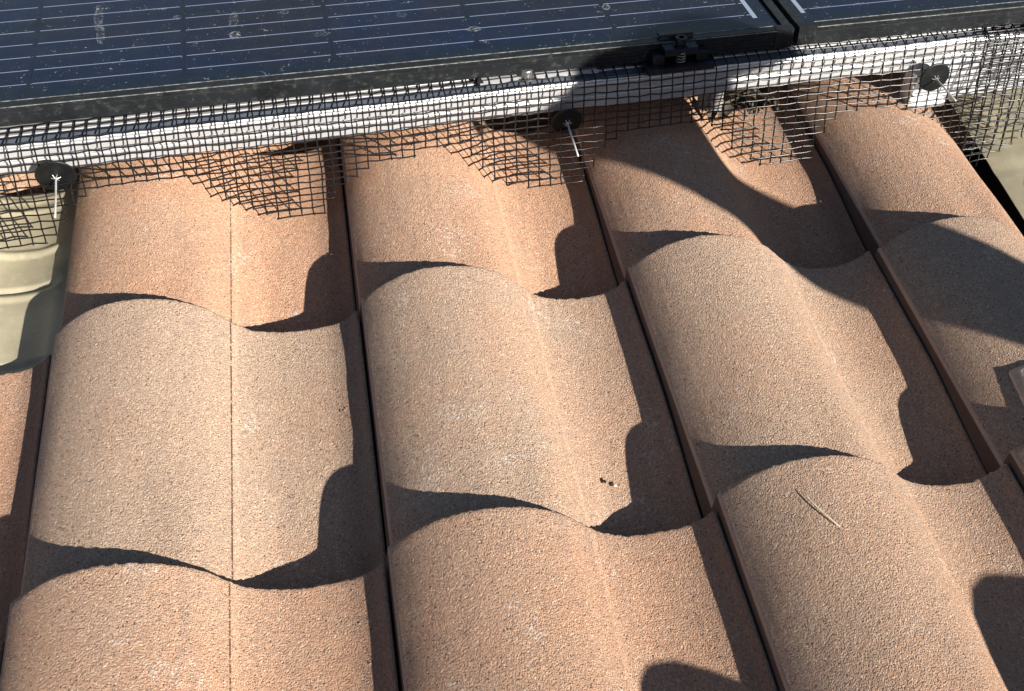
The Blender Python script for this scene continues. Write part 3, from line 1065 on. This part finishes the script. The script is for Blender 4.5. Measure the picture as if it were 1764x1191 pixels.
# ------------------------------------------------------------------ small things on the tiles
tw = MB()
p0, p1 = Vector((.486, -.343, 0)), Vector((.5055, -.386, 0))
pts = []
px, py = place(2, 2)
for i in range(9):
    t = i / 8
    p = p0.lerp(p1, t)
    p.x -= .0022 * math.sin(PI * t)
    p.z = prof(p.x - px) + tilt(py - p.y) + .0018 + .0012 * math.sin(PI * t)
    pts.append(p)
tw.tube(pts, .0008, 6, rads=[.0003, .0005, .0007, .0007, .0007, .0007, .0008, .0007, .0003])
o = tw.build('straw', TWIG, None, True)
tag(o, 'single pale dry straw lying on the crest of the bottom right tile', 'straw')
def pebble(x, y, z, r, mat, label, name='grit', seed=0):
    m = MB()
    n0 = 0
    rings, seg = 6, 9
    for j in range(rings + 1):
        ph = PI * j / rings
        for i in range(seg):
            th = 2 * PI * i / seg
            d = Vector((math.sin(ph) * math.cos(th), math.sin(ph) * math.sin(th), math.cos(ph) * .6))
            k = 1 + .35 * noise.noise(d * 1.7 + Vector((seed, 0, 0)))
            m.V.append(d * r * k)
    for j in range(rings):
        for i in range(seg):
            i2 = (i + 1) % seg
            m.F.append((j * seg + i, (j + 1) * seg + i, (j + 1) * seg + i2, j * seg + i2))
    o = m.build(name, mat, None, False, loc=(x, y, z))
    return tag(o, label, name)
DARKGRIT = simple('black_debris', (.02, .017, .015), .8)
c1x, c1y = place(1, 1)
def on_tile(c, k, x, y):
    px, py = place(c, k)
    return prof(x - px) + tilt(py - y)
pebble(.3460, -.2485, on_tile(1, 1, .346, -.2485) + .0008, .0026, DARKGRIT, 'dark crumb of debris in the pan of the middle tile', 'debris_crumb', 1)
pebble(.3495, -.2500, on_tile(1, 1, .3495, -.250) + .0006, .0017, TWIG, 'pale crumb beside the dark crumb on the middle tile', 'debris_crumb', 5)

# grit, seeds and dust crumbs washed into the water channels and against the tile noses
rg = random.Random(21)
gm = MB()
for q in range(520):
    k = rg.choice((0, 1, 1, 2, 2))
    c = rg.choice((-1, 0, 0, 1, 1, 2, 2, 3))
    if (c, k) in ((-1, 0), (3, 0)):
        continue
    px, py = place(c, k)
    t = rg.random()
    if t < .45:
        u, v = rg.uniform(.098, .114), rg.uniform(.0, .33)
    elif t < .7:
        u, v = rg.gauss(.055, .03), .325 - abs(rg.gauss(0, .012))
    else:
        u, v = rg.uniform(-.12, .11), rg.uniform(.0, .32)
    ue = u if u < .03 else .03 + (u - .03) * .0865 / (place(c + 1, k)[0] - px - .1762 - .0048 - .03)
    z = prof(ue) + tilt(v) - (.012 * min(1, max(0, (v - .20) / .12)) if u > .03 else 0)
    rr = rg.uniform(.0004, .0013) if t < .7 else rg.uniform(.0003, .0008)
    n0 = len(gm.V)
    ctr = Vector((px + u, py - v, z + rr * .5))
    for d in ((1, 0, 0), (-1, 0, 0), (0, 1, 0), (0, -1, 0), (0, 0, 1), (0, 0, -1)):
        gm.V.append(ctr + Vector(d) * rr * rg.uniform(.5, 1.5))
    for f in ((0, 2, 4), (2, 1, 4), (1, 3, 4), (3, 0, 4), (2, 0, 5), (1, 2, 5), (3, 1, 5), (0, 3, 5)):
        gm.F.append(tuple(n0 + i for i in f))
gto = gm.build('roof_grit', simple('mixed_roof_grit', (.20, .155, .12), .9, 0, 260, .85))
gto['kind'] = 'stuff'
gto['label'] = 'loose grit and crumbs lying in the tile channels'

# ------------------------------------------------------------------ the worker whose shadow falls on the tiles
PV = Vector((-math.sin(SUN_AZ), math.cos(SUN_AZ), 0))
QV = S.cross(PV)
if QV.z < 0:
    QV = -QV
def sp_(a, b, d):
    return PV * a + QV * b + S * d
J = {}
order = []
def joint(n, a, b, d, r, par=None):
    J[n] = (len(order), sp_(a, b, d), r, par)
    order.append(n)
joint('pelvis', .66, -.60, 1.45, .16)
joint('waist', .75, -.50, 1.46, .145, 'pelvis')
joint('chest', .765, -.395, 1.46, .120, 'waist')
joint('collar', .632, -.215, 1.45, .052, 'chest')
joint('nape', .578, -.135, 1.45, .076, 'collar')
joint('neck', .558, -.065, 1.45, .040, 'nape')
joint('jaw', .556, .000, 1.45, .092, 'neck')
joint('skull', .562, .060, 1.45, .085, 'jaw')
joint('crown', .565, .085, 1.45, .040, 'skull')
joint('thigh', .46, -.55, 1.33, .105, 'pelvis')
joint('knee', .280, -.342, 1.20, .100, 'thigh')
joint('shin', .25, -.43, 1.12, .055, 'knee')
joint('ankle', .30, -.51, 1.10, .040, 'shin')
joint('toe', .20, -.51, 1.08, .032, 'ankle')
joint('thigh_b', .70, -.66, 1.30, .100, 'pelvis')
joint('knee_b', .58, -.56, 1.08, .075, 'thigh_b')
joint('ankle_b', .72, -.62, 1.00, .042, 'knee_b')
joint('toe_b', .62, -.60, .95, .032, 'ankle_b')
joint('elbow', .36, -.43, 1.28, .045, 'chest')
joint('wrist', .10, -.325, 1.10, .030, 'elbow')
joint('palm', .036, -.280, 1.06, .060, 'wrist')
joint('fingers', -.010, -.305, 1.05, .045, 'palm')
joint('upper_b', .88, -.36, 1.46, .055, 'chest')
joint('elbow_b', .93, -.52, 1.35, .045, 'upper_b')
joint('wrist_b', .86, -.60, 1.20, .030, 'elbow_b')
pm = bpy.data.meshes.new('person')
pm.from_pydata([J[n][1] for n in order], [(J[J[n][3]][0], J[n][0]) for n in order if J[n][3]], [])
person = bpy.data.objects.new('person', pm)
scene.collection.objects.link(person)
roots.append(person)
sk = person.modifiers.new('skin', 'SKIN')
for n in order:
    d = pm.skin_vertices[0].data[J[n][0]]
    d.radius = (J[n][2], J[n][2])
    d.use_root = (n == 'pelvis')
sk.use_smooth_shade = True
ss = person.modifiers.new('sub', 'SUBSURF')
ss.levels = ss.render_levels = 2
pm.materials.append(CLOTH)
tag(person, 'crouching worker in dark clothes and brimmed hat casting the broad shadow over the tiles', 'person')
hat = MB()
Mh = Matrix.Translation(sp_(.567, .078, 1.45)) @ QV.to_track_quat('Z', 'Y').to_matrix().to_4x4()
hat.lathe([(.150, -.034), (.140, -.006), (.112, .010), (.098, .030), (.070, .044), (.0, .048), (.0, .045), (.068, .041), (.094, .027), (.108, .006), (.136, -.010), (.147, -.038), (.150, -.034)], 40, Mh)
hat.build('hat', CLOTH, person, True)

# ------------------------------------------------------------------ final tilt by the roof pitch
for o in roots:
    o.matrix_world = T @ o.matrix_basis
